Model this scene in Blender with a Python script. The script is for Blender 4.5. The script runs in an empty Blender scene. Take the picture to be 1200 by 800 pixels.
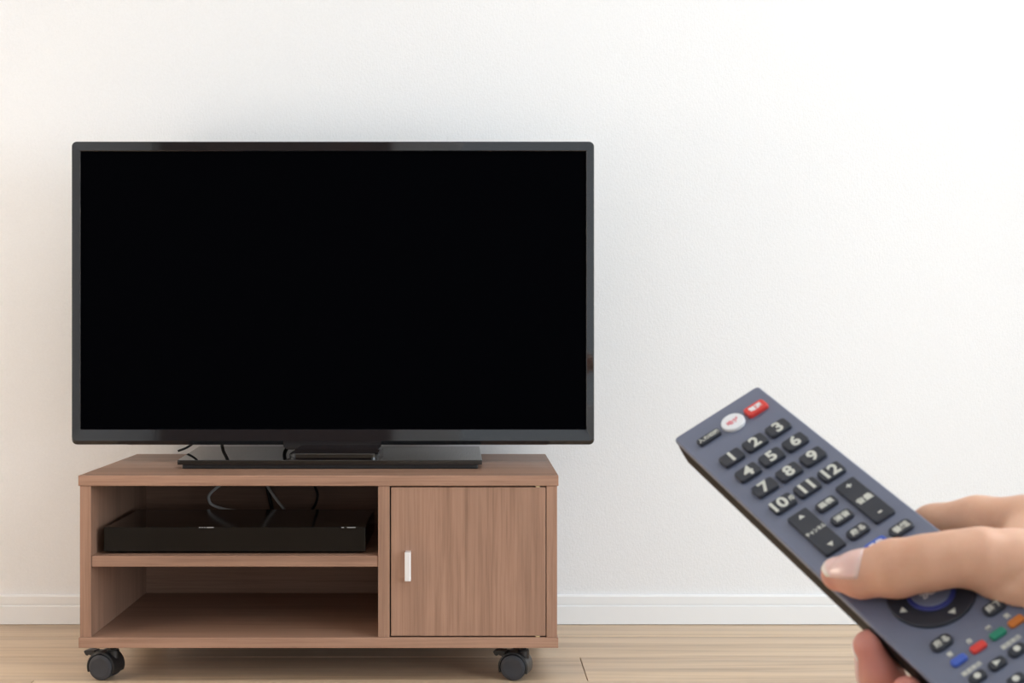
import bpy, bmesh, math, random
import numpy as np
from mathutils import Vector, Matrix

S = bpy.context.scene
COL = S.collection
PI = math.pi

# ------------------------------------------------------------------ camera
cam_d = bpy.data.cameras.new('camera')
cam_d.sensor_width = 36.0
cam_d.lens = 48.0
cam_d.shift_x = 0.04
cam_d.shift_y = -0.01
cam_d.clip_start = 0.02
cam_d.dof.use_dof = True
cam_d.dof.focus_distance = 2.3
cam_d.dof.aperture_fstop = 34.0
cam = bpy.data.objects.new('camera', cam_d)
COL.objects.link(cam)
cam.location = (0, 0, 0.575)
cam.rotation_euler = (PI / 2, 0, 0)
S.camera = cam

# ------------------------------------------------------------------ world, big lights, exposure
world = bpy.data.worlds.new('world')
S.world = world
world.use_nodes = True
bg = world.node_tree.nodes['Background']
bg.inputs[0].default_value = (0.80, 0.90, 1.0, 1)
bg.inputs[1].default_value = 0.02

def area(name, loc, rot, sx, sy, power, col):
    l = bpy.data.lights.new(name, 'AREA')
    l.shape = 'RECTANGLE'; l.size = sx; l.size_y = sy
    l.energy = power; l.color = col
    o = bpy.data.objects.new(name, l)
    COL.objects.link(o)
    o.location = loc; o.rotation_euler = rot
    return o

SIDE_P, REAR_P, LAMP_POWER, FILL_LAMP_POWER = 96.0, 15.0, 6.0, 8.6
# daylight entering through the window in the right wall (just outside the glass)
area('window_daylight', (2.66, -0.35, 1.04), (0, PI / 2, 0), 1.94, 2.6, SIDE_P, (0.81, 0.915, 1.0))
area('rear_window_daylight', (1.1, -2.16, 1.175), (PI / 2, 0, 0), 2.4, 2.05, REAR_P, (0.84, 0.93, 1.0))
S.view_settings.view_transform = 'Standard'
S.view_settings.look = 'None'
S.view_settings.gamma = 1.0
S.view_settings.exposure = 0.06
S.view_settings.use_curve_mapping = False

# ------------------------------------------------------------------ material helpers
def mat(name, col=(0.5, 0.5, 0.5), rough=0.5, metal=0.0, spec=0.5, coat=0.0, sss=0.0):
    m = bpy.data.materials.new(name)
    m.use_nodes = True
    b = m.node_tree.nodes['Principled BSDF']
    b.inputs['Base Color'].default_value = (*col, 1)
    b.inputs['Roughness'].default_value = rough
    b.inputs['Metallic'].default_value = metal
    b.inputs['Specular IOR Level'].default_value = spec
    b.inputs['Coat Weight'].default_value = coat
    return m

def nn(m, typ, **kw):
    n = m.node_tree.nodes.new(typ)
    for k, v in kw.items():
        setattr(n, k, v)
    return n

def lk(m, a, b):
    m.node_tree.links.new(a, b)

def bsdf(m):
    return m.node_tree.nodes['Principled BSDF']

def ramp(m, fac, stops):
    r = nn(m, 'ShaderNodeValToRGB')
    el = r.color_ramp.elements
    while len(el) < len(stops):
        el.new(0.5)
    for e, (p, c) in zip(el, stops):
        e.position = p; e.color = (*c, 1)
    lk(m, fac, r.inputs[0])
    return r.outputs[0]

def noise(m, vec, scale, detail=4, rough=0.5, dist=0.0):
    n = nn(m, 'ShaderNodeTexNoise')
    n.inputs['Scale'].default_value = scale
    n.inputs['Detail'].default_value = detail
    n.inputs['Roughness'].default_value = rough
    n.inputs['Distortion'].default_value = dist
    lk(m, vec, n.inputs['Vector'])
    return n.outputs[0]

def mapping(m, scale=(1, 1, 1), coord='Object', rnd=0.0):
    tc = nn(m, 'ShaderNodeTexCoord')
    mp = nn(m, 'ShaderNodeMapping')
    mp.inputs['Scale'].default_value = scale
    lk(m, tc.outputs[coord], mp.inputs['Vector'])
    if rnd:
        oi = nn(m, 'ShaderNodeObjectInfo')
        mu = nn(m, 'ShaderNodeMath', operation='MULTIPLY')
        mu.inputs[1].default_value = rnd
        lk(m, oi.outputs['Random'], mu.inputs[0])
        cx = nn(m, 'ShaderNodeCombineXYZ')
        for i in range(3):
            lk(m, mu.outputs[0], cx.inputs[i])
        lk(m, cx.outputs[0], mp.inputs['Location'])
    return mp.outputs[0]

def bump(m, h, strength, dist):
    b = nn(m, 'ShaderNodeBump')
    b.inputs['Strength'].default_value = strength
    b.inputs['Distance'].default_value = dist
    lk(m, h, b.inputs['Height'])
    lk(m, b.outputs[0], bsdf(m).inputs['Normal'])

def mixc(m, fac, a, b, blend='MIX'):
    x = nn(m, 'ShaderNodeMix', data_type='RGBA', blend_type=blend)
    for sock, val in ((x.inputs[0], fac), (x.inputs[6], a), (x.inputs[7], b)):
        if isinstance(val, (int, float)):
            sock.default_value = val
        elif isinstance(val, tuple):
            sock.default_value = (*val, 1)
        else:
            lk(m, val, sock)
    return x.outputs[2]

# walnut melamine, grain along a chosen axis
def wood(name, axis):
    m = mat(name, rough=0.42, spec=0.35)
    long_s, cross = 2.2, 60.0
    sc = [cross] * 3
    sc[axis] = long_s
    v = mapping(m, tuple(sc))
    n1 = noise(m, v, 1.0, 5, 0.65, 0.5)
    sc2 = [330.0] * 3
    sc2[axis] = 7.0
    n2 = noise(m, mapping(m, tuple(sc2)), 1.0, 3, 0.6)
    sc3 = [13.0] * 3
    sc3[axis] = 1.1
    n3 = noise(m, mapping(m, tuple(sc3)), 1.0, 3, 0.5, 1.2)
    c1 = ramp(m, n1, [(0.28, (0.262, 0.148, 0.100)), (0.47, (0.340, 0.197, 0.136)), (0.72, (0.392, 0.232, 0.161))])
    c2 = ramp(m, n2, [(0.36, (0.70, 0.68, 0.66)), (0.54, (1.02, 1.02, 1.02))])
    c3 = ramp(m, n3, [(0.32, (0.86, 0.85, 0.84)), (0.6, (1.05, 1.04, 1.03))])
    lk(m, mixc(m, 1.0, mixc(m, 0.5, c1, c2, 'MULTIPLY'), c3, 'MULTIPLY'), bsdf(m).inputs['Base Color'])
    bump(m, n2, 0.12, 0.0006)
    return m

# ------------------------------------------------------------------ mesh helpers
def mesh_obj(name, bm, m, parent=None, smooth=False, loc=None):
    me = bpy.data.meshes.new(name)
    bmesh.ops.recalc_face_normals(bm, faces=bm.faces[:])
    bm.to_mesh(me); bm.free()
    if m is not None:
        me.materials.append(m)
    if smooth:
        for p in me.polygons:
            p.use_smooth = True
    o = bpy.data.objects.new(name, me)
    COL.objects.link(o)
    if parent is not None:
        o.parent = parent
    if loc is not None:
        o.location = loc
    return o

def add_box(bm, x0, x1, y0, y1, z0, z1, bev=0.0, seg=2):
    b2 = bmesh.new()
    bmesh.ops.create_cube(b2, size=1.0)
    for v in b2.verts:
        v.co = Vector(((x0 + x1) / 2 + v.co.x * (x1 - x0), (y0 + y1) / 2 + v.co.y * (y1 - y0), (z0 + z1) / 2 + v.co.z * (z1 - z0)))
    if bev:
        bmesh.ops.bevel(b2, geom=b2.edges[:], offset=bev, segments=seg, profile=0.5, affect='EDGES')
    merge(bm, b2)
    return bm

def merge(bm, b2):
    t = bpy.data.meshes.new('tmp')
    b2.to_mesh(t); b2.free()
    bm.from_mesh(t)
    bpy.data.meshes.remove(t)

def box(name, x0, x1, y0, y1, z0, z1, m, parent=None, bev=0.0, seg=2):
    return mesh_obj(name, add_box(bmesh.new(), x0, x1, y0, y1, z0, z1, bev, seg), m, parent)

def add_loops(bm, loops, cap0=False, cap1=False):
    vs = [[bm.verts.new(p) for p in lp] for lp in loops]
    n = len(vs[0])
    for a, b in zip(vs, vs[1:]):
        for i in range(n):
            bm.faces.new((a[i], a[(i + 1) % n], b[(i + 1) % n], b[i]))
    if cap0: bm.faces.new(vs[0])
    if cap1: bm.faces.new(vs[-1])
    return bm

def rrect(x0, x1, z0, z1, r, n=6):
    pts = []
    for cx, cz, a0 in ((x1 - r, z1 - r, 0), (x0 + r, z1 - r, 90), (x0 + r, z0 + r, 180), (x1 - r, z0 + r, 270)):
        for i in range(n + 1):
            a = math.radians(a0 + 90 * i / n)
            pts.append((cx + r * math.cos(a), cz + r * math.sin(a)))
    return pts

def catmull(pts, k=8):
    P = [Vector(p) for p in pts]
    P = [P[0] * 2 - P[1]] + P + [P[-1] * 2 - P[-2]]
    out = []
    for i in range(1, len(P) - 2):
        p0, p1, p2, p3 = P[i - 1:i + 3]
        for j in range(k):
            t = j / k
            out.append(0.5 * ((2 * p1) + (p2 - p0) * t + (2 * p0 - 5 * p1 + 4 * p2 - p3) * t * t + (3 * p1 - p0 - 3 * p2 + p3) * t ** 3))
    out.append(P[-2])
    return out

def add_tube(bm, pts, r, n=10):
    loops = []
    up = Vector((0.13, 0.27, 0.95)).normalized()
    for i, p in enumerate(pts):
        d = (pts[min(i + 1, len(pts) - 1)] - pts[max(i - 1, 0)]).normalized()
        a = d.cross(up).normalized(); b = d.cross(a).normalized()
        loops.append([p + (a * math.cos(2 * PI * j / n) + b * math.sin(2 * PI * j / n)) * r for j in range(n)])
    add_loops(bm, loops, True, True)
    return bm

def empty(name, loc=(0, 0, 0)):
    o = bpy.data.objects.new(name, None)
    o.empty_display_size = 0.05
    COL.objects.link(o)
    o.location = loc
    return o

def tag(o, label, cat, group=None):
    o['label'] = label; o['category'] = cat
    if group: o['group'] = group
    return o

def struct(o, label, cat):
    o['kind'] = 'structure'; o['label'] = label; o['category'] = cat
    return o

# ------------------------------------------------------------------ materials
M = {}
m = M['wallpaper'] = mat('wallpaper', (0.86, 0.86, 0.865), 0.85, spec=0.2)
v = mapping(m, (1, 1, 1))
n1 = noise(m, v, 260, 3, 0.6)
n2 = noise(m, mapping(m, (340, 340, 120)), 1.0, 2, 0.5)
ad = nn(m, 'ShaderNodeMath', operation='ADD')
lk(m, n1, ad.inputs[0]); lk(m, n2, ad.inputs[1])
lk(m, ramp(m, n1, [(0.3, (0.845, 0.845, 0.85)), (0.7, (0.87, 0.87, 0.875))]), bsdf(m).inputs['Base Color'])
bump(m, ad.outputs[0], 0.35, 0.0012)

m = M['trim'] = mat('white_trim', (0.87, 0.87, 0.87), 0.4, spec=0.4)
bump(m, noise(m, mapping(m, (3, 60, 60)), 1.0, 2), 0.05, 0.001)
m = M['ceiling'] = mat('ceiling_paper', (0.86, 0.86, 0.85), 0.9, spec=0.2)
bump(m, noise(m, mapping(m), 200, 3), 0.3, 0.001)

m = M['plank'] = mat('plank_wood', rough=0.38, spec=0.4)
v = mapping(m, (1.1, 26, 26), rnd=37.0)
n1 = noise(m, v, 1.0, 6, 0.62, 0.6)
n2 = noise(m, mapping(m, (5, 240, 240), rnd=11.0), 1.0, 3, 0.6)
n3 = noise(m, mapping(m, (0.7, 9, 9), rnd=23.0), 1.0, 2, 0.5, 0.4)
oi = nn(m, 'ShaderNodeObjectInfo')
c1 = ramp(m, n1, [(0.28, (0.41, 0.29, 0.195)), (0.45, (0.58, 0.435, 0.305)), (0.58, (0.67, 0.515, 0.365)), (0.75, (0.73, 0.575, 0.42))])
c2 = ramp(m, n2, [(0.35, (0.88, 0.87, 0.86)), (0.55, (1, 1, 1))])
c3 = ramp(m, n3, [(0.35, (0.92, 0.91, 0.92)), (0.62, (1.06, 1.04, 1.0))])
c4 = ramp(m, oi.outputs['Random'], [(0.0, (0.93, 0.92, 0.91)), (1.0, (1.03, 1.02, 1.0))])
lk(m, mixc(m, 1.0, mixc(m, 1.0, mixc(m, 0.6, c1, c2, 'MULTIPLY'), c3, 'MULTIPLY'), c4, 'MULTIPLY'), bsdf(m).inputs['Base Color'])
bump(m, n2, 0.08, 0.0006)
M['subfloor'] = mat('subfloor', (0.10, 0.07, 0.05), 0.9)

M['wood_x'] = wood('walnut_lengthwise', 0)
M['wood_z'] = wood('walnut_upright', 2)
M['gloss_black'] = mat('gloss_black_plastic', (0.004, 0.004, 0.005), 0.012, spec=0.75)
M['frame_black'] = mat('tv_frame_black', (0.012, 0.012, 0.014), 0.04, spec=0.75)
M['satin_black'] = mat('satin_black_plastic', (0.012, 0.012, 0.013), 0.4)
M['screen'] = mat('switched_off_screen', (0.0011, 0.0012, 0.0018), 0.5, spec=0.0)
M['recorder'] = mat('recorder_black', (0.006, 0.005, 0.0045), 0.10, spec=0.22)
M['chrome'] = mat('chrome', (0.85, 0.85, 0.86), 0.18, 1.0)
M['brushed'] = mat('brushed_silver', (0.93, 0.93, 0.95), 0.38, 0.6)
M['brass'] = mat('brass_hinge', (0.75, 0.60, 0.36), 0.35, 0.8)
M['caster_wheel'] = mat('caster_wheel_grey', (0.030, 0.032, 0.040), 0.5)
bump(M['caster_wheel'], noise(M['caster_wheel'], mapping(M['caster_wheel']), 700, 2), 0.15, 0.0004)
M['caster_hood'] = mat('caster_hood_black', (0.010, 0.010, 0.011), 0.35)
M['grey_cable'] = mat('grey_cable_sheath', (0.74, 0.71, 0.68), 0.5)
M['black_cable'] = mat('black_cable_sheath', (0.008, 0.008, 0.008), 0.5)
M['print_grey'] = mat('grey_print', (0.35, 0.35, 0.35), 0.6)
M['door_brown'] = wood('dark_door_wood', 2)
for l in list(M['door_brown'].node_tree.links):
    if l.to_socket.name == 'Base Color':
        src = l.from_socket
lk(M['door_brown'], mixc(M['door_brown'], 1.0, src, (0.45, 0.36, 0.30), 'MULTIPLY'), bsdf(M['door_brown']).inputs['Base Color'])

# ------------------------------------------------------------------ the room
XL, XR, YB, YF, ZC = -1.60, 2.55, -2.05, 2.682, 2.42
struct(box('wall_back', XL - 0.1, XR + 0.1, YF, YF + 0.1, -0.03, ZC, M['wallpaper']), 'white embossed wallpaper wall behind the television', 'wall')
struct(box('wall_left', XL - 0.1, XL, YB, YF, -0.03, ZC, M['wallpaper']), 'white wallpapered side wall on the left', 'wall')
RX0, RX1, RZ0, RZ1 = -0.1, 2.3, 0.15, 2.2
bm = bmesh.new()
add_box(bm, XL - 0.1, RX0, YB - 0.1, YB, -0.03, ZC); add_box(bm, RX1, XR + 0.1, YB - 0.1, YB, -0.03, ZC)
add_box(bm, RX0, RX1, YB - 0.1, YB, -0.03, RZ0); add_box(bm, RX0, RX1, YB - 0.1, YB, RZ1, ZC)
struct(mesh_obj('wall_front', bm, M['wallpaper']), 'white wall with a window behind the viewer', 'wall')
WY0, WY1, WZ0, WZ1 = -1.7, 1.0, 0.05, 2.03
bm = bmesh.new()
add_box(bm, XR, XR + 0.1, YB, WY0, -0.03, ZC)
add_box(bm, XR, XR + 0.1, WY1, YF, -0.03, ZC)
add_box(bm, XR, XR + 0.1, WY0, WY1, -0.03, WZ0)
add_box(bm, XR, XR + 0.1, WY0, WY1, WZ1, ZC)
struct(mesh_obj('wall_right', bm, M['wallpaper']), 'white wall with a window on the right', 'wall')
struct(box('ceiling', XL - 0.1, XR + 0.1, YB - 0.1, YF + 0.1, ZC, ZC + 0.1, M['ceiling']), 'white ceiling above the room', 'ceiling')

win = struct(empty('window_1', (XR + 0.05, WY0, WZ0)), 'wide white framed window in the right wall', 'window')
bm = bmesh.new()
w_, h_ = WY1 - WY0, WZ1 - WZ0
for (y0, y1, z0, z1) in ((0, w_, 0, 0.05), (0, w_, h_ - 0.05, h_), (0, 0.05, 0, h_), (w_ - 0.05, w_, 0, h_), (w_ / 2 - 0.03, w_ / 2 + 0.03, 0, h_)):
    add_box(bm, -0.03, 0.03, y0, y1, z0, z1, 0.004, 1)
mesh_obj('window_frame', bm, M['trim'], win)

win = struct(empty('window_2', (RX0, YB - 0.05, RZ0)), 'wide white framed window behind the viewer', 'window')
bm = bmesh.new()
w_, h_ = RX1 - RX0, RZ1 - RZ0
for (y0, y1, z0, z1) in ((0, w_, 0, 0.05), (0, w_, h_ - 0.05, h_), (0, 0.05, 0, h_), (w_ - 0.05, w_, 0, h_), (w_ / 2 - 0.03, w_ / 2 + 0.03, 0, h_)):
    add_box(bm, y0, y1, -0.03, 0.03, z0, z1, 0.004, 1)
mesh_obj('window_frame', bm, M['trim'], win)

# doorway leaf on the wall behind the viewer (seen mirrored in the glossy television frame)
dr = struct(empty('door_1', (-0.98, YB, 0)), 'dark brown wooden door on the wall behind the viewer', 'door')
box('door_leaf', -0.53, 0.53, 0.0, 0.035, 0.01, 2.05, M['door_brown'], dr, 0.004)
bm = bmesh.new()
add_box(bm, -0.58, -0.53, 0, 0.045, 0, 2.10, 0.003); add_box(bm, 0.53, 0.58, 0, 0.045, 0, 2.10, 0.003); add_box(bm, -0.58, 0.58, 0, 0.045, 2.05, 2.10, 0.003)
mesh_obj('door_frame', bm, M['door_brown'], dr)
bm = bmesh.new(); add_tube(bm, [Vector((0.44, 0.03, 1.0)), Vector((0.44, 0.085, 1.0))], 0.011); add_tube(bm, [Vector((0.45, 0.08, 1.0)), Vector((0.33, 0.08, 1.0))], 0.009)
mesh_obj('door_handle', bm, M['chrome'], dr, True)

# skirting with a stepped profile
def skirting(name, p0, p1, nrm, label):
    prof = [(0, 0), (0.0085, 0), (0.0085, 0.0022), (0.0085, 0.0345), (0.0078, 0.0362), (0.0052, 0.0366), (0.0052, 0.0385), (0.0068, 0.0392), (0.0068, 0.054), (0.005, 0.0568), (0, 0.0568)]
    bm = bmesh.new()
    p0, p1, nrm = Vector(p0), Vector(p1), Vector(nrm)
    add_loops(bm, [[p + nrm * a + Vector((0, 0, b)) for a, b in prof] for p in (p0, p1)], True, True)
    return struct(mesh_obj(name, bm, M['trim']), label, 'skirting board')
skirting('baseboard_back', (XL, YF, 0.0012), (XR, YF, 0.0012), (0, -1, 0), 'white grooved skirting board along the wall behind the cabinet')
skirting('baseboard_left', (XL, YB, 0.0012), (XL, YF, 0.0012), (1, 0, 0), 'white skirting board along the left wall')
skirting('baseboard_right', (XR, YB, 0.0012), (XR, YF, 0.0012), (-1, 0, 0), 'white skirting board along the right wall')

# laminate floor: planks in rows parallel to the wall
fl = struct(box('floor', XL, XR, YB, YF, -0.03, -0.0095, M['subfloor']), 'pale wooden plank floor', 'floor')
PW, PL = 0.162, 1.82
bm = bmesh.new()
add_box(bm, 0.0006, PL - 0.0006, 0.0005, PW - 0.0005, -0.0095, 0.0, 0.0007, 1)
plank = mesh_obj('plank', bm, M['plank'], fl)
plank_me = plank.data
first = True
rng = random.Random(5)
def clipped(x0, x1, y0, y1):
    return mesh_obj('plank', add_box(bmesh.new(), x0 + 0.0006, x1 - 0.0006, y0 + 0.0005, y1 - 0.0005, -0.0095, 0, 0.0007, 1), M['plank'], fl)
y = 2.411 + PW
rows = []
r = 1
while y > YB:
    rows.append((r, y)); y -= PW; r -= 1
used = False
for r, y in rows:
    y0, y1 = max(y, YB), min(y + PW, YF)
    off = {0: 0.75, 1: 0.85, -1: 0.192, -2: 1.1}.get(r, rng.uniform(0, PL))
    x = off - PL * 4
    while x < XR:
        a, b = max(x, XL), min(x + PL, XR)
        if b - a > 0.02:
            if b - a > PL - 0.001 and y1 - y0 > PW - 0.001:
                if not used:
                    o = plank; used = True
                else:
                    o = bpy.data.objects.new('plank', plank_me); COL.objects.link(o); o.parent = fl
                o.location = (a, y0, 0)
            else:
                clipped(a, b, y0, y1)
        x += PL

# ceiling lamps (square diffuser panels)
def ceiling_lamp(loc, hx, hy, strength, col, label):
    lamp = tag(empty('ceiling_lamp', loc), label, 'lamp')
    box('lamp_housing', -hx, hx, -hy, hy, -0.05, 0.0, M['trim'], lamp, 0.01)
    em = bpy.data.materials.new('lamp_diffuser'); em.use_nodes = True
    nt = em.node_tree; nt.nodes.clear()
    e_ = nt.nodes.new('ShaderNodeEmission'); o_ = nt.nodes.new('ShaderNodeOutputMaterial')
    e_.inputs[0].default_value = (*col, 1); e_.inputs[1].default_value = strength
    nt.links.new(e_.outputs[0], o_.inputs[0])
    box('lamp_diffuser', -hx + 0.03, hx - 0.03, -hy + 0.03, hy - 0.03, -0.075, -0.0505, em, lamp, 0.006)
ceiling_lamp((1.15, 1.05, ZC), 0.56, 0.56, LAMP_POWER, (0.955, 0.985, 1.0), 'large square white ceiling lamp')

# unseen fill light added to warm the lower left, built as a globe lamp
fill_lamp = tag(empty('fill_floor_lamp', (-1.33, 1.62, 0)), 'added fill lamp with a warm white globe, out of view beside the left wall', 'lamp')
def lathe(name, prof, m, parent, n=32):
    bm = bmesh.new()
    add_loops(bm, [[Vector((r * math.cos(2 * PI * i / n), r * math.sin(2 * PI * i / n), z)) for i in range(n)] for r, z in prof], True, True)
    return mesh_obj(name, bm, m, parent, True)
lathe('base', [(0.13, 0.0), (0.13, 0.012), (0.12, 0.018), (0.012, 0.024)], M['brushed'], fill_lamp)
lathe('pole', [(0.011, 0.022), (0.011, 0.51)], M['brushed'], fill_lamp)
gm = bpy.data.materials.new('globe_glow'); gm.use_nodes = True
nt = gm.node_tree; nt.nodes.clear()
e_ = nt.nodes.new('ShaderNodeEmission'); o_ = nt.nodes.new('ShaderNodeOutputMaterial')
e_.inputs[0].default_value = (1.0, 0.84, 0.68, 1); e_.inputs[1].default_value = FILL_LAMP_POWER
nt.links.new(e_.outputs[0], o_.inputs[0])
lathe('globe_shade', [(max(0.02, 0.19 * math.sin(PI * k / 16)), 0.68 - 0.19 * math.cos(PI * k / 16)) for k in range(17)], gm, fill_lamp)

# ------------------------------------------------------------------ TV cabinet
CX0, CX1, CY0, CY1 = -0.639, 0.1424, 2.220, 2.610
CB, CT, TH = 0.0600, 0.3405, 0.0170
cab = tag(empty('tv_cabinet', ((CX0 + CX1) / 2, (CY0 + CY1) / 2, 0)), 'low walnut wood cabinet on black casters under the television', 'cabinet')
ox, oy = cab.location.x, cab.location.y
def cbox(name, x0, x1, y0, y1, z0, z1, mt, bev=0.0008, parent=None):
    return box(name, x0 - ox, x1 - ox, y0 - oy, y1 - oy, z0, z1, M[mt], parent or cab, bev, 2)
cbox('top_panel', CX0, CX1, CY0, CY1, CT - TH, CT, 'wood_x', 0.0010)
cbox('bottom_panel', CX0 + 0.0005, CX1 - 0.0003, CY0, CY1 - 0.004, CB, CB + TH, 'wood_x', 0.0010)
SZ0, SZ1 = CB + TH, CT - TH
cbox('side_panel', CX0 + 0.0022, CX0 + 0.0206, CY0 + 0.002, CY1 - 0.004, SZ0, SZ1, 'wood_z')
cbox('side_panel', CX1 - 0.0196, CX1 - 0.0022, CY0 + 0.002, CY1 - 0.004, SZ0, SZ1, 'wood_z')
cbox('divider_panel', -0.1513, -0.1325, CY0 + 0.002, CY1 - 0.012, SZ0, SZ1, 'wood_z')
cbox('shelf', CX0 + 0.0208, -0.1515, CY0 + 0.004, CY1 - 0.016, 0.1915, 0.2092, 'wood_x')
cbox('back_panel', CX0 + 0.0206, CX1 - 0.0196, CY1 - 0.0118, CY1 - 0.0060, SZ0, SZ1, 'wood_x', 0.0004)
DX0, DX1, DZ0, DZ1 = -0.1302, 0.1215, 0.0792, 0.3212
door = cbox('door', DX0, DX1, CY0 + 0.0025, CY0 + 0.0195, DZ0, DZ1, 'wood_z', 0.0008)
# flat silver pull
hb = bmesh.new()
hx, hz0, hz1 = -0.1022, 0.1712, 0.2182
add_box(hb, hx - 0.0049 - ox, hx + 0.0049 - ox, CY0 - 0.0165 - oy, CY0 - 0.0115 - oy, hz0, hz1, 0.0010)
add_box(hb, hx - 0.0045 - ox, hx + 0.0045 - ox, CY0 - 0.0120 - oy, CY0 + 0.003 - oy, hz0, hz0 + 0.004, 0.0006)
add_box(hb, hx - 0.0045 - ox, hx + 0.0045 - ox, CY0 - 0.0120 - oy, CY0 + 0.003 - oy, hz1 - 0.004, hz1, 0.0006)
h = mesh_obj('handle', hb, M['brushed'], door); h['label'] = 'small silver bar handle'
for z in (DZ0 - 0.0011, DZ1 + 0.0007):
    hh = cbox('hinge', DX1 - 0.0165, DX1 - 0.0095, CY0 + 0.0025, CY0 + 0.015, z - 0.0009, z + 0.0012, 'brass', 0.0003, door)
    hh['label'] = 'tiny brass pivot hinge'

# casters: twin wheel with a hood, a swivel stem and (in front) a brake lever
def disc(bm, c, r, y0, y1, bev, n=40):
    prof = [(r * 0.02, y0), (r * 0.72, y0 - 0.0006), (r - bev, y0 + 0.0004), (r - 0.3 * bev, y0 + bev * 0.5), (r, y0 + bev), (r, y1 - bev), (r - bev, y1), (r * 0.02, y1)]
    loops = [[Vector((c[0] + rr * math.cos(2 * PI * i / n), yy, c[2] + rr * math.sin(2 * PI * i / n))) for i in range(n)] for rr, yy in prof]
    add_loops(bm, loops, True, True)

def hood_part(bm, r0, r1, y0, y1, a0, a1, n=26):
    loops = []
    for i in range(n + 1):
        a = math.radians(a0 + (a1 - a0) * i / n)
        c, s = math.cos(a), math.sin(a)
        loops.append([Vector((r0 * c, y0, r0 * s)), Vector((r1 * c, y0 + 0.0012, r1 * s)), Vector(((r1 + 0.0006) * c, (y0 + y1) / 2, (r1 + 0.0006) * s)), Vector((r1 * c, y1 - 0.0012, r1 * s)), Vector((r0 * c, y1, r0 * s))])
    add_loops(bm, loops, True, True)

WR = 0.0212
def caster(lever):
    # local: wheel axis along y, origin at the wheel hub, stem offset to +x
    hb = bmesh.new()
    hood_part(hb, WR + 0.0012, WR + 0.0040, -0.0185, 0.0185, -22, 202)
    add_box(hb, -0.018, 0.0215, -0.008, 0.008, 0.004, 0.0245, 0.004, 2)
    lp = []
    for rr, z in ((0.0100, 0.013), (0.0100, 0.0255), (0.0088, 0.0275)):
        lp.append([Vector((0.0135 + rr * math.cos(2 * PI * i / 24), rr * math.sin(2 * PI * i / 24), z)) for i in range(24)])
    add_loops(hb, lp, True, True)
    c = mesh_obj('caster', hb, M['caster_hood'], None, False)
    c['label'] = 'black twin-wheel caster'
    for s in (-1, 1):
        wb = bmesh.new()
        if s < 0: disc(wb, (0, 0, 0), WR, -0.0200, -0.0060, 0.0022)
        else: disc(wb, (0, 0, 0), WR, 0.0060, 0.0200, 0.0022)
        mesh_obj('wheel', wb, M['caster_wheel'], c, False)
    sb = bmesh.new()
    lp = [[Vector((0.0135 + rr * math.cos(2 * PI * i / 24), rr * math.sin(2 * PI * i / 24), z)) for i in range(24)] for rr, z in ((0.0048, 0.026), (0.0048, 0.0325), (0.0155, 0.0328), (0.0155, 0.0350))]
    add_loops(sb, lp, True, True)
    mesh_obj('swivel_stem', sb, M['chrome'], c, True)
    if lever:
        lb = bmesh.new()
        outline = [(-0.0130, 0.0200), (-0.0190, 0.0135), (-0.0225, 0.0160), (-0.0270, 0.0185), (-0.0300, 0.0150), (-0.0335, 0.0165), (-0.0365, 0.0215), (-0.0345, 0.0240), (-0.0300, 0.0243), (-0.0225, 0.0238), (-0.0170, 0.0250)]
        add_loops(lb, [[Vector((x, yy, z)) for x, z in outline] for yy in (-0.0085, 0.0085)], True, True)
        bmesh.ops.bevel(lb, geom=[e for e in lb.edges], offset=0.0007, segments=1, affect='EDGES')
        mesh_obj('brake_lever', lb, M['caster_hood'], c)
    return c

HZ = WR + 0.0008
proto = caster(True)
proto.parent = cab
protoR = caster(False)
protoR.parent = cab
def place(c, x, y, rz):
    c.location = (x - ox, y - oy, HZ); c.rotation_euler = (0, 0, math.radians(rz))
def dup(c):
    n = c.copy(); COL.objects.link(n); n.parent = cab
    for ch in c.children:
        k = ch.copy(); COL.objects.link(k); k.parent = n
    return n
place(proto, -0.6055, 2.264, -15)
fr = dup(proto); place(fr, 0.0735, 2.262, -16)
place(protoR, -0.598, 2.545, 160)
br = dup(protoR); place(br, 0.096, 2.545, 200)

# ------------------------------------------------------------------ recorder on the shelf
rec = tag(empty('disc_recorder', (-0.389, 2.36, 0.2092)), 'slim black disc recorder on the cabinet shelf', 'recorder')
rx0, rx1, ry0, ry1, rz0, rz1 = -0.2150, 0.2150, -0.1145, 0.1155, 0.0042, 0.0432
box('casing', rx0 + 0.001, rx1 - 0.001, ry0 + 0.006, ry1, rz0, rz1, M['recorder'], rec, 0.0015)
box('front_panel', rx0, rx1, ry0, ry0 + 0.0058, rz0 - 0.0006, rz1 + 0.0004, M['recorder'], rec, 0.0007)
for x in (-0.19, 0.19):
    for y in (-0.09, 0.09):
        bm = bmesh.new()
        add_loops(bm, [[Vector((x + rr * math.cos(2 * PI * i / 16), y + rr * math.sin(2 * PI * i / 16), z)) for i in range(16)] for rr, z in ((0.009, 0.0), (0.010, 0.0015), (0.010, 0.0044))], True, True)
        mesh_obj('foot', bm, M['satin_black'], rec)
for i, (x0, x1) in enumerate(((-0.0585, -0.0555), (-0.0545, -0.0515), (-0.0505, -0.0475), (-0.046, -0.034), (0.176, 0.180), (0.185, 0.199))):
    p = box('panel_mark', x0, x1, ry0 - 0.0001, ry0 + 0.0012, rz1 - 0.0006, rz1 + 0.0006, M['print_grey'], rec)
    p['label'] = 'small grey printed mark'

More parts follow.
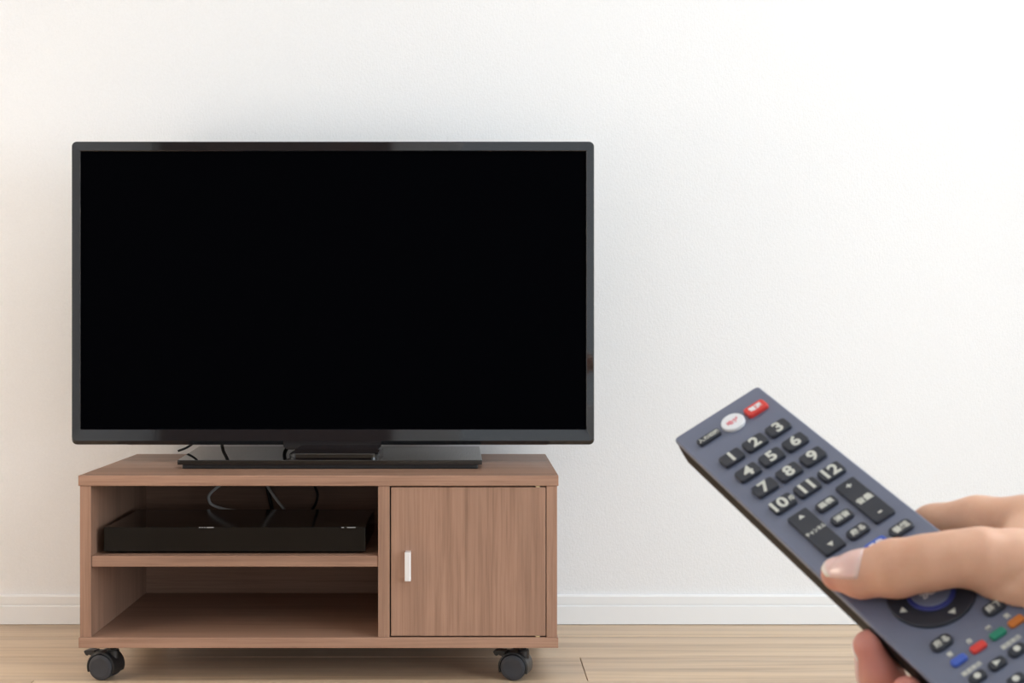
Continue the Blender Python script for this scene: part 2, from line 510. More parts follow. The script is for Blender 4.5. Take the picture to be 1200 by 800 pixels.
# cables behind the recorder
def cable(name, pts, r, mt, label, k=10):
    bm = add_tube(bmesh.new(), catmull(pts, k), r)
    base = Vector(pts[0])
    for v in bm.verts: v.co -= base
    o = mesh_obj(name, bm, M[mt], None, True)
    o.location = base
    return tag(o, label, 'cable')
cable('antenna_cable', [(-0.440, 2.570, 0.306), (-0.456, 2.568, 0.296), (-0.474, 2.562, 0.2840), (-0.488, 2.556, 0.2715), (-0.4905, 2.552, 0.2625), (-0.484, 2.549, 0.2515), (-0.462, 2.546, 0.2440), (-0.440, 2.542, 0.2410), (-0.412, 2.530, 0.2390), (-0.404, 2.505, 0.2370), (-0.404, 2.479, 0.2360)], 0.0029, 'grey_cable', 'grey cable looping left behind the black disc recorder')
cable('antenna_cable', [(-0.394, 2.566, 0.306), (-0.3815, 2.562, 0.2835), (-0.3650, 2.556, 0.2610), (-0.3500, 2.550, 0.2440), (-0.3480, 2.542, 0.2405), (-0.3620, 2.534, 0.2412), (-0.385, 2.520, 0.2418), (-0.392, 2.500, 0.2380), (-0.392, 2.479, 0.2360)], 0.0029, 'grey_cable', 'grey cable slanting down to the right behind the recorder')
cable('power_cord', [(-0.392, 2.588, 0.306), (-0.3865, 2.586, 0.2830), (-0.3810, 2.582, 0.2600), (-0.3760, 2.575, 0.2430), (-0.372, 2.560, 0.2300), (-0.360, 2.520, 0.2260), (-0.355, 2.479, 0.2300)], 0.0036, 'black_cable', 'black cord hanging down beside the slanting grey cable')
cable('power_cord', [(-0.300, 2.572, 0.306), (-0.2940, 2.570, 0.2835), (-0.2885, 2.566, 0.2690), (-0.2910, 2.560, 0.2530), (-0.2970, 2.548, 0.2420), (-0.303, 2.520, 0.2330), (-0.305, 2.479, 0.2320)], 0.0026, 'black_cable', 'thin black cord hanging behind right half of the recorder')

# ------------------------------------------------------------------ television
tv = tag(empty('television', (-0.246, 2.43, CT)), 'flat black television with a switched-off screen on the walnut cabinet', 'television')
tx, ty, tz = tv.location
X0, X1, Z0, Z1 = -0.7123 - tx, 0.2202 - tx, 0.3722 - tz, 0.9137 - tz
sx0, sx1, sz0, sz1 = -0.6956 - tx, 0.2052 - tx, 0.4006 - tz, 0.8955 - tz
def ring(x0, x1, z0, z1, r, y):
    return [Vector((a, y, b)) for a, b in rrect(x0, x1, z0, z1, r)]
bm = bmesh.new()
add_loops(bm, [ring(X0 + 0.004, X1 - 0.004, Z0 + 0.003, Z1 - 0.004, 0.008, 0.030),
               ring(X0, X1, Z0, Z1, 0.0095, 0.022), ring(X0, X1, Z0, Z1, 0.0095, 0.010),
               ring(X0 + 0.0005, X1 - 0.0005, Z0 + 0.001, Z1 - 0.0005, 0.0092, 0.005),
               ring(X0 + 0.0016, X1 - 0.0016, Z0 + 0.0066, Z1 - 0.0015, 0.0085, 0.0006),
               ring(X0 + 0.0028, X1 - 0.0028, Z0 + 0.0080, Z1 - 0.0026, 0.0075, 0.0),
               ring(sx0 - 0.0012, sx1 + 0.0012, sz0 - 0.0008, sz1 + 0.0012, 0.0012, 0.0004),
               ring(sx0, sx1, sz0, sz1, 0.0008, 0.0016),
               ring(sx0, sx1, sz0, sz1, 0.0008, 0.0062)])
fr_ = mesh_obj('bezel', bm, M['frame_black'], tv)
fr_['label'] = 'glossy black bezel'
box('screen', sx0 - 0.002, sx1 + 0.002, 0.0050, 0.0080, sz0 - 0.002, sz1 + 0.002, M['screen'], tv)['label'] = 'matt black switched-off screen'
bm = bmesh.new()
add_loops(bm, [ring(X0 + 0.004, X1 - 0.004, Z0 + 0.003, Z1 - 0.004, 0.008, 0.0285), ring(X0 + 0.02, X1 - 0.02, Z0 + 0.015, Z1 - 0.02, 0.02, 0.045),
               ring(X0 + 0.12, X1 - 0.12, Z0 + 0.05, Z1 - 0.12, 0.03, 0.058), ring(X0 + 0.15, X1 - 0.15, Z0 + 0.07, Z1 - 0.15, 0.03, 0.075)], True, True)
mesh_obj('back_cover', bm, M['satin_black'], tv)
# neck, swivel foot and base plate
bm = bmesh.new()
nx0, nx1 = -0.3340 - tx, -0.1600 - tx
add_loops(bm, [[Vector((a, yy, zz)) for a, yy in ((nx0 + i, 0.0), (nx1 - i, 0.0), (nx1 - i - 0.004, 0.045), (nx0 + i + 0.004, 0.045))] for zz, i in ((0.0240, 0.0065), (0.0285, 0.0012), (0.0310, 0), (0.0396, 0.0))], True, True)
mesh_obj('neck', bm, M['frame_black'], tv)
bm = bmesh.new()
fx0, fx1 = -0.3130 - tx, -0.1590 - tx
def plate(x0, x1, yf, yb, z, i):
    return [Vector((x0 + i, yf + i, z)), Vector((x1 - i, yf + i, z)), Vector((x1 - i, yb - i, z)), Vector((x0 + i, yb - i, z))]
lp = []
for z, i in ((0.0145, 0.0), (0.0232, 0.0), (0.0248, 0.0015)):
    lp.append([Vector((a, b, z)) for a, b in rrect(fx0 + i, fx1 - i, -0.088 + i, 0.06 - i, 0.012 - i)])
add_loops(bm, lp, True, True)
mesh_obj('swivel_foot', bm, M['gloss_black'], tv)
bf, bb = 2.321 - ty, 2.602 - ty
def trap(i, z, r=0.004):
    fl_, fr2, bl_, br2 = -0.4998 - tx, 0.0189 - tx, -0.518 - tx, 0.016 - tx
    P = [Vector((fl_ + i, bf + i, z)), Vector((fr2 - i, bf + i, z)), Vector((br2 - i, bb - i, z)), Vector((bl_ + i, bb - i, z))]
    out = []
    for k in range(4):
        p, q, s = P[k], P[k - 1], P[(k + 1) % 4]
        a, b = p + (q - p).normalized() * r, p + (s - p).normalized() * r
        for t in (0, .25, .5, .75, 1):
            out.append(a * (1 - t) ** 2 + p * 2 * t * (1 - t) + b * t * t)
    return out
bm = bmesh.new()
add_loops(bm, [trap(0.006, 0.0072), trap(0.0, 0.0076), trap(0.0, 0.0146), trap(0.0008, 0.0156)], True, True)
mesh_obj('base_plate', bm, M['gloss_black'], tv)
bm = bmesh.new()
add_loops(bm, [trap(0.0075, 0.0004), trap(0.0070, 0.0012), trap(0.0070, 0.0074)], True, True)
mesh_obj('base_skirt', bm, M['satin_black'], tv)

# cords behind the set
cable('power_cord', [(-0.43, 2.512, 0.47), (-0.445, 2.535, 0.42), (-0.452, 2.56, 0.392), (-0.462, 2.585, 0.378), (-0.475, 2.612, 0.362), (-0.480, 2.635, 0.335), (-0.47, 2.640, 0.24), (-0.46, 2.640, 0.12), (-0.48, 2.640, 0.03), (-0.52, 2.640, 0.006)], 0.0032, 'black_cable', 'black cord hanging behind the television left of its foot')
cable('antenna_cable', [(-0.36, 2.512, 0.47), (-0.350, 2.545, 0.42), (-0.347, 2.575, 0.395), (-0.356, 2.605, 0.372), (-0.350, 2.628, 0.345), (-0.35, 2.638, 0.26), (-0.355, 2.640, 0.12), (-0.36, 2.640, 0.04), (-0.40, 2.640, 0.006)], 0.0036, 'black_cable', 'black cord hanging close behind the foot of the television')
cable('cable_end', [(-0.470, 2.530, 0.45), (-0.490, 2.530, 0.40), (-0.506, 2.520, 0.375), (-0.520, 2.505, 0.3625), (-0.536, 2.497, 0.3560)], 0.0021, 'black_cable', 'short black cord end poking out left of the television foot')

# ------------------------------------------------------------------ remote control
RU = Vector((0.84785656, 0.12189892, 0.51602316))
RV = Vector((0.3607104, -0.84591004, -0.3928412))
RN = Vector((-0.38862225, -0.51920791, 0.76118059))
RT = Vector((0.110274907, 0.615613151, 0.575 - 0.0363143822))
RM = Matrix(((RU.x, -RV.x, RN.x, RT.x), (RU.y, -RV.y, RN.y, RT.y), (RU.z, -RV.z, RN.z, RT.z), (0, 0, 0, 1)))

body_m = M['remote_body'] = mat('remote_slate_plastic', (0.140, 0.158, 0.228), 0.34, spec=0.6)
bump(body_m, noise(body_m, mapping(body_m), 2500, 2), 0.08, 0.0002)
M['remote_side'] = mat('remote_dark_side', (0.009, 0.0075, 0.007), 0.55, spec=0.15)
M['key_dark'] = mat('key_dark_rubber', (0.021, 0.025, 0.037), 0.45)
M['key_red'] = mat('key_red', (0.68, 0.045, 0.035), 0.4)
M['key_white'] = mat('key_white', (0.80, 0.80, 0.82), 0.4)
M['key_blue'] = mat('key_blue', (0.05, 0.11, 0.48), 0.4)
M['key_navy'] = mat('key_navy', (0.03, 0.04, 0.20), 0.4)
M['key_green'] = mat('key_green', (0.01, 0.22, 0.13), 0.4)
M['key_yellow'] = mat('key_orange', (0.55, 0.16, 0.02), 0.4)
M['ink_white'] = mat('ink_cream', (0.62, 0.62, 0.56), 0.6)
M['ink_bright'] = mat('ink_white', (0.85, 0.80, 0.80), 0.6)
M['ink_pink'] = mat('ink_pink', (0.75, 0.20, 0.24), 0.6)

RL, RW, RTH = 226.0, 46.0, 15.5
remote = tag(empty('remote_control'), 'slate grey remote control with number keys held in the hand', 'remote control')
remote.matrix_world = RM
mm = 0.001
def L(u, v, h): return Vector((u * mm, -v * mm, h * mm))
def rr2(u0, u1, v0, v1, r, h, n=5):
    return [L(a, b, h) for a, b in rrect(u0, u1, v0, v1, r, n)]
bm = bmesh.new()
def shell(i, h, r): return rr2(-RW / 2 + i, RW / 2 - i, i, RL - i, r, h)
add_loops(bm, [shell(0.15, -2.4, 2.0), shell(0.0, -1.4, 2.0), shell(0.15, -0.4, 2.0), shell(0.7, 0.0, 1.6)], True, True)
body = mesh_obj('top_shell', bm, body_m, remote)
bm = bmesh.new()
add_loops(bm, [shell(4.2, -RTH, 4), shell(2.0, -RTH + 0.8, 4), shell(0.8, -RTH + 2.6, 3.5), shell(0.4, -8.5, 3), shell(0.3, -2.45, 2.0)], True, True)
bs = mesh_obj('bottom_shell', bm, M['remote_side'], remote)
bs['label'] = 'darker underside shell'

def make_text(s, size, ext=0.00008):
    cu = bpy.data.curves.new('legend', 'FONT')
    cu.body = s; cu.size = size; cu.align_x = 'CENTER'; cu.align_y = 'CENTER'
    cu.extrude = ext; cu.offset = size * 0.03; cu.resolution_u = 3
    o = bpy.data.objects.new('legend', cu)
    COL.objects.link(o)
    dg = bpy.context.evaluated_depsgraph_get()
    me = bpy.data.meshes.new_from_object(o.evaluated_get(dg))
    bpy.data.objects.remove(o)
    bpy.data.curves.remove(cu)
    return me

def legend(s, u, v, h, size, mt, parent, name='legend', squash=1.0):
    me = make_text(s, size * mm)
    if len(me.vertices):
        co = np.empty(len(me.vertices) * 3); me.vertices.foreach_get('co', co); co = co.reshape(-1, 3)
        c = (co.min(0) + co.max(0)) / 2
        co -= c
        co[:, 0] *= squash
        co += np.array([u * mm, -v * mm, (h + 0.04) * mm])
        me.vertices.foreach_set('co', co.ravel())
        me.update()
    me.materials.clear(); me.materials.append(M[mt])
    o = bpy.data.objects.new(name, me)
    COL.objects.link(o); o.parent = parent
    return o

def key(u0, u1, v0, v1, r, h, mt, name='key', label=None):
    bm = bmesh.new()
    add_loops(bm, [rr2(u0, u1, v0, v1, r, -0.3), rr2(u0, u1, v0, v1, r, h - 0.45), rr2(u0 + 0.18, u1 - 0.18, v0 + 0.18, v1 - 0.18, r - 0.15, h - 0.12), rr2(u0 + 0.55, u1 - 0.55, v0 + 0.55, v1 - 0.55, max(r - 0.4, 0.2), h)], True, True)
    k = mesh_obj(name, bm, M[mt], remote)
    if label: k['label'] = label
    return k
KH = 1.5
def ckey(u, v, w, l, r, mt, txt, size, ink='ink_white', label=None, du=0, dv=0, squash=1.0, h=KH):
    k = key(u - w / 2, u + w / 2, v - l / 2, v + l / 2, r, h, mt, label=label)
    if txt: legend(txt, u + du, v + dv, h, size, ink, k, squash=squash)
    return k
def cyl_key(u, v, R0, h0, h1, mt, name, label=None, dish=0.0):
    bm = bmesh.new(); n = 40
    lp = [[L(u + rr * math.cos(2 * PI * i / n), v + rr * math.sin(2 * PI * i / n), hh) for i in range(n)] for rr, hh in ((R0, h0), (R0, h1 - 0.4), (R0 - 0.15, h1 - 0.12), (R0 - 0.5, h1), (R0 * 0.5, h1 - dish))]
    add_loops(bm, lp, True, True)
    k = mesh_obj(name, bm, M[mt], remote)
    if label: k['label'] = label
    return k

ckey(-11.4, 13.2, 11.4, 4.6, 1.2, 'key_dark', '入力切換', 2.6, label='dark input key')
k = cyl_key(1.3, 13.4, 5.4, -0.3, 1.5, 'key_white', 'round_key', 'round white key with pink print')
legend('地デ', 1.3, 13.4, 1.5, 3.0, 'ink_pink', k)
ckey(13.3, 14.0, 10.2, 6.2, 1.3, 'key_red', '電源', 3.2, 'ink_bright', 'red power key', h=1.9)
COLS, ROWS = (-11.4, 0.7, 12.8), (32.6, 45.7, 58.8, 72.0)
for j in range(4):
    for i in range(3):
        n = j * 3 + i + 1
        k = key(COLS[i] - 5.2, COLS[i] + 5.2, ROWS[j] - 3.7, ROWS[j] + 3.7, 1.5, KH + 0.3, 'key_dark')
        if n == 10:
            legend('10', COLS[i] - 1.3, ROWS[j], KH + 0.3, 8.4, 'ink_white', k)
            legend('/0', COLS[i] + 4.0, ROWS[j] + 0.6, KH + 0.3, 3.6, 'ink_white', k, squash=0.8)
        else:
            legend(str(n), COLS[i], ROWS[j], KH + 0.3, 8.4, 'ink_white', k)
k = key(-15.4, -5.9, 80.6, 108.2, 1.0, KH, 'key_dark', 'channel_key')
legend('▲', -10.6, 84.0, KH, 2.6, 'ink_white', k); legend('チャンネル', -10.6, 94.4, KH, 2.5, 'ink_white', k, squash=0.72); legend('▼', -10.6, 104.8, KH, 2.6, 'ink_white', k)
k = key(8.1, 17.3, 80.6, 108.2, 1.0, KH, 'key_dark', 'volume_key')
legend('+', 12.7, 84.2, KH, 4.6, 'ink_white', k); legend('音量', 12.7, 94.4, KH, 3.5, 'ink_white', k); legend('-', 12.7, 104.6, KH, 5.5, 'ink_white', k)
for v, t in ((85.2, '画表'), (95.6, '消音'), (106.0, '戻る')):
    ckey(0.9, v, 9.2, 5.4, 1.8, 'key_dark', t, 3.3)
ckey(13.2, 116.6, 9.6, 5.6, 2.0, 'key_dark', '番組', 3.4)
ckey(1.5, 117.0, 9.4, 5.4, 1.4, 'key_blue', '予約', 3.0, 'ink_bright', 'blue key beside the thumb')
ckey(-10.6, 117.0, 9.4, 5.4, 1.8, 'key_dark', '録画', 3.2)
# direction pad
PU, PV = 1.2, 149.0
cyl_key(PU, PV, 15.6, -0.3, 1.2, 'key_dark', 'direction_ring', dish=0.4)
cyl_key(PU, PV, 8.6, -0.3, 1.45, 'key_navy', 'select_ring', 'navy ring around the select key')
k = cyl_key(PU, PV, 7.0, -0.3, 2.0, 'key_dark', 'select_key')
k.data.materials.clear(); k.data.materials.append(body_m)
legend('決定', PU, PV, 2.0, 4.2, 'ink_bright', k)
for a in (0, 90, 180, 270):
    bm = bmesh.new()
    c, s = math.cos(math.radians(a)), math.sin(math.radians(a))
    tri = [(13.6, 0), (11.4, 1.5), (11.4, -1.5)]
    add_loops(bm, [[L(PU + c * x - s * y, PV + s * x + c * y, h) for x, y in tri] for h in (0.9, 1.22)], True, True)
    mesh_obj('arrow_mark', bm, M['ink_white'], remote)
# lower block
for u, t in ((-10.2, '戻る'), (12.4, '終了')):
    ckey(u, 169.0, 8.2, 5.0, 2.2, 'key_dark', t, 3.1)
for u, mt, t, lab in ((-10.6, 'key_blue', '青', 'small blue colour key'), (-2.4, 'key_red', '赤', 'small red colour key'), (5.9, 'key_green', '緑', 'small green colour key'), (13.7, 'key_yellow', '黄', 'small orange colour key')):
    key(u - 3.0, u + 3.0, 177.0, 180.0, 1.0, 1.3, mt, label=lab)
    legend(t, u - 0.4, 174.2, 0.0, 2.2, 'ink_white', remote, 'printed_mark')
for r_, (vv, tx_) in enumerate(((188.0, ('|<', '>', '>|', '~')), (197.0, ('<<', '[]', '>>', 'o')), (206.0, ('1', '2', '3', '4')))):
    for i, u in enumerate((-10.6, -2.4, 5.9, 13.7)):
        ckey(u, vv, 6.4, 3.8, 1.5, 'key_dark', None, 2.6)
        bm = bmesh.new()
        if (i + r_) % 2 == 0:
            add_loops(bm, [[L(u + 1.2 * math.cos(2 * PI * q / 12), vv + 1.2 * math.sin(2 * PI * q / 12), h) for q in range(12)] for h in (1.3, 1.56)], True, True)
        else:
            add_loops(bm, [[L(u + x, vv + y, h) for x, y in ((-1.2, -1.2), (1.4, 0), (-1.2, 1.2))] for h in (1.3, 1.56)], True, True)
        mesh_obj('symbol', bm, M['ink_white'], remote)
        if r_ == 0 and i % 2 == 0:
            legend('画面表示', u + 1.0, 183.7, 0.0, 2.0, 'ink_white', remote, 'printed_mark')

# ------------------------------------------------------------------ the hand (one continuous surface from a blended distance field)
def seg(P, a, b, ra, rb, flat=None):
    a = np.array(a, float); b = np.array(b, float)
    Q = P - a
    ab = b - a
    if flat is not None:
        d, s = np.array(flat[0], float), flat[1]
        d = d / np.linalg.norm(d)
        Q = Q + (s - 1) * (Q @ d)[..., None] * d
        ab = ab + (s - 1) * (ab @ d) * d
    t = np.clip((Q @ ab) / (ab @ ab), 0, 1)
    dist = np.linalg.norm(Q - t[..., None] * ab, axis=-1)
    tt = t * t * (3 - 2 * t) * 0.35 + t * 0.65
    return dist - (ra + (rb - ra) * tt)

def smin(a, b, k):
    h = np.clip(0.5 + 0.5 * (b - a) / k, 0, 1)
    return b + (a - b) * h - k * h * (1 - h)

NRM = (0, 0, 1)
CH = {}
CH['thumb'] = dict(k=3.5, pts=[(-19.4, 123.4, 6.3, 6.3), (-14.2, 131.4, 8.6, 8.2), (-4.7, 140.2, 11.4, 10.0), (4.9, 146.8, 12.0, 9.5), (13.1, 151.5, 11.5, 9.3), (20.3, 156.0, 9.0, 10.6), (28.0, 162.0, 2.0, 14.0), (50, 200, -10, 19)])
CH['index'] = dict(k=3, pts=[(56, 135, -17, 10.5), (43, 119.5, -17.0, 9.9), (31, 107.5, -20.5, 9.5), (20, 106.5, -25.5, 8.6), (6, 110, -25.5, 8.0), (-9, 115, -24, 6.8)])
CH['middle'] = dict(k=3, pts=[(64, 152, -24, 10.5), (22, 150, -46, 9.0), (-6, 158, -48, 8.2), (-27.5, 158.5, -31, 8.4), (-28.6, 152.0, -17, 7.7), (-26.4, 146.8, -8, 6.2)])
CH['ring'] = dict(k=3, pts=[(65, 171, -30, 10.2), (22, 172, -50, 8.8), (-6, 178, -50, 8.0), (-26, 179, -34, 7.6), (-30.2, 175.5, -17, 7.0), (-28.6, 171.0, -8.5, 5.6)])
CH['little'] = dict(k=3, pts=[(62, 190, -36, 9.5), (26, 192, -50, 8.0), (2, 196, -48, 7.2), (-20, 198, -35, 6.6), (-26.5, 195, -20, 5.8)])
PALM = [((56, 136, -18), (68, 232, -22), 11, 18), ((64, 152, -24), (70, 234, -26), 12, 18), ((65, 171, -30), (72, 236, -30), 12, 18), ((62, 190, -36), (72, 236, -34), 12, 17),
        ((50, 200, -10), (68, 236, -22), 19, 20), ((26, 160, -3), (54, 137, -14), 9.5, 8.5), ((34, 168, -4), (58, 150, -18), 12, 10), ((40, 180, -10), (62, 170, -26), 15, 12),
        ((70, 236, -27), (78, 262, -31), 22, 22), ((78, 262, -31), (118, 380, -62), 22.5, 31), ((118, 380, -62), (150, 470, -84), 31, 36)]

CREASES = [((15.0, 168.8, 5.5), (19.1, 170.8, 9.5), 1.0, 1.9), ((19.1, 170.8, 9.5), (27.5, 173.3, 12.5), 0.9, 1.9), ((43.4, 120.3, -9.0), (36.5, 127.5, -8.5), 0.8, 2.2)]

def sdf(P):
    shp = P.shape[:-1]
    def lazy(a, b, ra, rb):
        return seg(P, a, b, ra, rb)
    palm = None
    for a, b, ra, rb in PALM:
        d = lazy(a, b, ra, rb)
        palm = d if palm is None else smin(palm, d, 7.0)
    res = palm
    fingers = None
    for nme, c in CH.items():
        f = None
        for p, q in zip(c['pts'], c['pts'][1:]):
            d = seg(P, p[:3], q[:3], p[3], q[3])
            f = d if f is None else smin(f, d, c['k'])
        fingers = f if fingers is None else smin(fingers, f, 1.2)
        res = smin(res, f, 6.0 if nme == 'thumb' else 5.0)
    # skin creases (fold below the thumb, fold at the index knuckle)
    for a, b, dep, wid in CREASES:
        res = res + dep * np.exp(-np.square(np.maximum(seg(P, a, b, 0, 0), 0) / wid))
    # flesh gives way to the rigid remote
    lo = np.array([-RW / 2 - 0.15, -0.1, -RTH - 0.1]); hi = np.array([RW / 2 + 0.15, RL, 0.12])
    c, e = (lo + hi) / 2, (hi - lo) / 2
    q = np.abs(P - c) - e
    bx = np.linalg.norm(np.maximum(q, 0), axis=-1) + np.minimum(q.max(-1), 0)
    return np.maximum(res, -bx)

def surface_nets(lo, hi, step):
    """sample the field densely only near the surface"""
    K = 5
    n = [int(math.ceil((h - l) / (step * K))) for l, h in zip(lo, hi)]
    cc = [l + (np.arange(q) + 0.5) * step * K for l, q in zip(lo, n)]
    C = np.stack(np.meshgrid(*cc, indexing='ij'), -1)
    D = sdf(C)
    ax = [l + np.arange(q * K) * step for l, q in zip(lo, n)]
    F = np.repeat(np.repeat(np.repeat(np.where(D < 0, -9.0, 9.0), K, 0), K, 1), K, 2).astype(np.float32)
    near = np.abs(D) < step * K * 1.15
    off = np.stack(np.meshgrid(*([np.arange(K)] * 3), indexing='ij'), -1).reshape(-1, 3)
    ids = (np.argwhere(near)[:, None, :] * K + off[None]).reshape(-1, 3)
    P = np.array(lo) + ids * step
    F[ids[:, 0], ids[:, 1], ids[:, 2]] = np.concatenate([sdf(q) for q in np.array_split(P, max(1, len(P) // 60000))])
    return ax, F

def nets_mesh(ax, F, step):
    nx, ny, nz = F.shape
    I = F < 0
    corners = [(i, j, k) for i in (0, 1) for j in (0, 1) for k in (0, 1)]
    cnt = np.zeros((nx - 1, ny - 1, nz - 1), np.int8)
    for i, j, k in corners:
        cnt += I[i:nx - 1 + i, j:ny - 1 + j, k:nz - 1 + k]
    act = (cnt > 0) & (cnt < 8)
    idx = -np.ones(act.shape, np.int64)
    cells = np.argwhere(act)
    idx[act] = np.arange(len(cells))
    acc = np.zeros((len(cells), 3)); num = np.zeros(len(cells))
    for a in corners:
        for d in range(3):
            if a[d]: continue
            b = list(a); b[d] = 1
            fa = F[cells[:, 0] + a[0], cells[:, 1] + a[1], cells[:, 2] + a[2]].astype(float)
            fb = F[cells[:, 0] + b[0], cells[:, 1] + b[1], cells[:, 2] + b[2]].astype(float)
            cr = (fa < 0) != (fb < 0)
            t = np.where(cr, fa / np.where(cr, fa - fb, 1), 0)
            p = np.array(a, float)[None] + np.zeros((len(cells), 3)); p[:, d] += t
            acc += p * cr[:, None]; num += cr
    V = np.array([ax[0][0], ax[1][0], ax[2][0]]) + (cells + acc / num[:, None]) * step
    quads = []
    for d in range(3):
        sl0 = [slice(1, -1)] * 3; sl0[d] = slice(0, -1)
        sl1 = list(sl0); sl1[d] = slice(1, None)
        a, b = I[tuple(sl0)], I[tuple(sl1)]
        e = np.argwhere(a != b)
        s = a[a != b]
        off = np.ones(3, int); off[d] = 0
        e = e + off
        o1, o2 = [q for q in range(3) if q != d]
        def at(da, db):
            c = e.copy(); c[:, o1] -= da; c[:, o2] -= db
            return idx[c[:, 0], c[:, 1], c[:, 2]]
        q = np.stack([at(1, 1), at(0, 1), at(0, 0), at(1, 0)], 1)
        flip = s if d != 1 else ~s
        q[~flip] = q[~flip][:, ::-1]
        quads.append(q)
    Q = np.concatenate(quads)
    Q = Q[(Q >= 0).all(1)]
    return V, Q

STEP = 1.3
lo, hi = (-44, 96, -92), (176, 500, 34)
ax, F = surface_nets(lo, hi, STEP)
V, Q = nets_mesh(ax, F, STEP)
# refine vertices onto the surface
for _ in range(2):
    d0 = sdf(V[None])[0]
    g = np.stack([(sdf((V + e)[None])[0] - d0) / 0.3 for e in np.eye(3) * 0.3], 1)
    g /= np.maximum((g * g).sum(1, keepdims=True), 0.25)
    V -= np.clip(d0, -1, 1)[:, None] * g

me = bpy.data.meshes.new('person')
Vl = V * mm
Vl[:, 1] *= -1
me.from_pydata(Vl.tolist(), [], Q.tolist())
me.update()
bm = bmesh.new(); bm.from_mesh(me)
bmesh.ops.recalc_face_normals(bm, faces=bm.faces[:])
for _ in range(2):
    bmesh.ops.smooth_vert(bm, verts=bm.verts[:], factor=0.35, use_axis_x=True, use_axis_y=True, use_axis_z=True)
bm.to_mesh(me); bm.free()
for p in me.polygons: p.use_smooth = True
# natural skin tone differences: pinker finger ends and creases of the joints
red = np.zeros(len(V))
for nme, c in CH.items():
    tip = np.array(c['pts'][0 if nme == 'thumb' else -1][:3])
    red += np.exp(-(np.linalg.norm(V - tip, axis=1) / (13 if nme == 'thumb' else 15)) ** 2) * (0.75 if nme == 'thumb' else 1.0)
att = me.attributes.new('redness', 'FLOAT', 'POINT')
att.data.foreach_set('value', np.clip(red, 0, 1).astype(np.float32))

skin = M['skin'] = mat('skin', (0.7, 0.44, 0.34), 0.48, spec=0.4)
b = bsdf(skin)
at_ = nn(skin, 'ShaderNodeAttribute', attribute_name='redness')
nz = noise(skin, mapping(skin), 60, 4, 0.6)
base = ramp(skin, nz, [(0.3, (0.65, 0.355, 0.235)), (0.7, (0.75, 0.445, 0.31))])
lk(skin, mixc(skin, at_.outputs['Fac'], base, (0.60, 0.235, 0.19)), b.inputs['Base Color'])
b.inputs['Subsurface Weight'].default_value = 0.25
b.inputs['Subsurface Radius'].default_value = (1.0, 0.35, 0.2)
b.inputs['Subsurface Scale'].default_value = 0.003
bump(skin, noise(skin, mapping(skin), 900, 3), 0.12, 0.0004)
me.materials.append(skin)
hand = bpy.data.objects.new('person', me)
COL.objects.link(hand)
hand.matrix_world = RM
tag(hand, 'bare right hand with thumb on the remote control, reaching in from the right', 'person')

M['nail'] = mat('fingernail', (0.80, 0.56, 0.52), 0.28, spec=0.5, coat=0.3)
b = bsdf(M['nail']); b.inputs['Subsurface Weight'].default_value = 0.15; b.inputs['Subsurface Scale'].default_value = 0.002
ta = nn(M['nail'], 'ShaderNodeAttribute', attribute_name='tipness')
lk(M['nail'], ramp(M['nail'], ta.outputs['Fac'], [(0.0, (0.80, 0.58, 0.53)), (0.16, (0.78, 0.50, 0.45)), (0.80, (0.82, 0.54, 0.49)), (0.92, (0.88, 0.78, 0.68)), (1.0, (0.88, 0.80, 0.70))]), b.inputs['Base Color'])

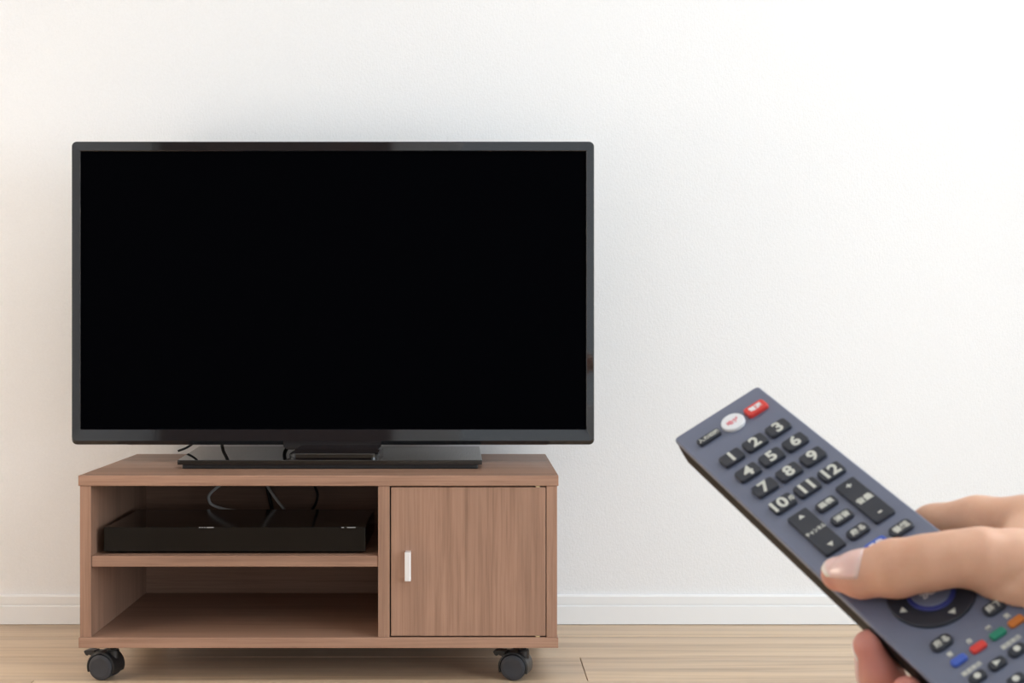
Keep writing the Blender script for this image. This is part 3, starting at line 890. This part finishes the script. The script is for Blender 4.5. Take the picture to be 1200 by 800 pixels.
def nail(c0, c1, nrm, half, lift=0.55, skew=0.0):
    """curved plate laid over the finger between c0 (cuticle) and c1 (free edge), mm"""
    c0, c1, nrm = np.array(c0, float), np.array(c1, float), np.array(nrm, float)
    ax_ = c1 - c0
    ln = np.linalg.norm(ax_); ax_ /= ln
    nrm = nrm - (nrm @ ax_) * ax_; nrm /= np.linalg.norm(nrm)
    sd = np.cross(ax_, nrm)
    ns, ntt = 14, 13
    pts = np.empty((ns, ntt, 3)); tipv = np.empty((ns, ntt)); dirs = np.empty((ns, ntt, 3))
    for i in range(ns):
        s = i / (ns - 1)
        for j in range(ntt):
            t = j / (ntt - 1) * 2 - 1
            # rounded ends of the outline
            s0 = 0.14 * t * t - skew * t; s1 = 1 - 0.24 * t * t
            ss = s0 + (s1 - s0) * s
            wid = half * (0.93 + 0.07 * math.sin(PI * min(ss, 0.9)))
            ang = t * 1.02
            axis_p = c0 + ax_ * ln * ss
            dr_ = nrm * math.cos(ang) + sd * math.sin(ang) * wid / half
            pts[i, j] = axis_p; dirs[i, j] = dr_ / np.linalg.norm(dr_); tipv[i, j] = s
    lo_ = np.full((ns, ntt), 0.5); hi_ = np.full((ns, ntt), 15.0)
    for _ in range(24):
        mid = (lo_ + hi_) / 2
        ins = sdf(pts + dirs * mid[..., None]) < 0
        lo_ = np.where(ins, mid, lo_); hi_ = np.where(ins, hi_, mid)
    outp = pts + dirs * (hi_ + lift * (0.55 + 0.45 * tipv))[..., None]
    inp = pts + dirs * (hi_ - 0.9)[..., None]
    allp = np.concatenate([outp.reshape(-1, 3), inp.reshape(-1, 3)])
    N = ns * ntt
    f = []
    for i in range(ns - 1):
        for j in range(ntt - 1):
            a = i * ntt + j
            f.append((a, a + 1, a + ntt + 1, a + ntt)); f.append((N + a, N + a + ntt, N + a + ntt + 1, N + a + 1))
    rim = [j for j in range(ntt)] + [i * ntt + ntt - 1 for i in range(1, ns)] + [(ns - 1) * ntt + j for j in range(ntt - 2, -1, -1)] + [i * ntt for i in range(ns - 2, 0, -1)]
    for a, b_ in zip(rim, rim[1:] + rim[:1]):
        f.append((a, N + a, N + b_, b_))
    P = allp * mm; P[:, 1] *= -1
    me = bpy.data.meshes.new('fingernail')
    me.from_pydata(P.tolist(), [], f); me.update()
    bm = bmesh.new(); bm.from_mesh(me); bmesh.ops.recalc_face_normals(bm, faces=bm.faces[:]); bm.to_mesh(me); bm.free()
    for p in me.polygons: p.use_smooth = True
    t_ = me.attributes.new('tipness', 'FLOAT', 'POINT')
    t_.data.foreach_set('value', np.concatenate([tipv.ravel(), tipv.ravel()]).astype(np.float32))
    me.materials.append(M['nail'])
    o = bpy.data.objects.new('fingernail', me)
    COL.objects.link(o); o.parent = hand
    o['label'] = 'pale pink fingernail'
    return o

nail((-11.6, 134.8, 8.8), (-22.4, 118.6, 5.4), (0.08, -0.07, 1.0), 7.0, 0.3, 0.10)
nail((-28.0, 153.8, -20), (-26.2, 146.0, -4.5), (-0.45, -0.85, 0.1), 5.6, 0.3)
nail((-30.4, 176.5, -20), (-28.4, 170.4, -5.5), (-0.45, -0.85, 0.1), 5.4, 0.3)

# dark knitted sleeve from mid forearm over the elbow to the shoulder
M['knit'] = mat('navy_knit', (0.018, 0.022, 0.040), 0.9, spec=0.15)
bump(M['knit'], noise(M['knit'], mapping(M['knit'], (1, 4, 1)), 350, 3), 0.5, 0.002)
def RPt(u, v, h): return (u * mm, -v * mm, h * mm)
inv = RM.inverted()
shoulder = inv @ Vector((0.52, 0.05, 0.60))
upper = inv @ Vector((0.50, 0.15, 0.50))
path = catmull([RPt(106, 345, -54), RPt(128, 410, -69), RPt(148, 468, -84), tuple(upper), tuple(shoulder)], 10)
bm = bmesh.new()
n = 28; loops = []
for i, p in enumerate(path):
    d = (path[min(i + 1, len(path) - 1)] - path[max(i - 1, 0)]).normalized()
    a = d.cross(Vector((0, 0.2, 1))).normalized(); c = d.cross(a).normalized()
    t = i / (len(path) - 1)
    rad = 0.0345 + 0.028 * min(1, t * 1.6) + 0.0016 * math.sin(i * 1.9)
    if i < 3: rad -= 0.0015
    ring_ = [p + (a * math.cos(2 * PI * j / n) + c * math.sin(2 * PI * j / n)) * (rad + 0.0012 * math.sin(3 * 2 * PI * j / n + i)) for j in range(n)]
    if i == 0:
        loops.append([p + (q - p) * 0.80 for q in ring_])
    loops.append(ring_)
loops.append([path[-1] + d * 0.03 + (q - path[-1]) * 0.6 for q in loops[-1]])
add_loops(bm, loops, False, True)
sl = mesh_obj('sleeve', bm, M['knit'], hand, True)
sl['label'] = 'dark knitted sleeve'
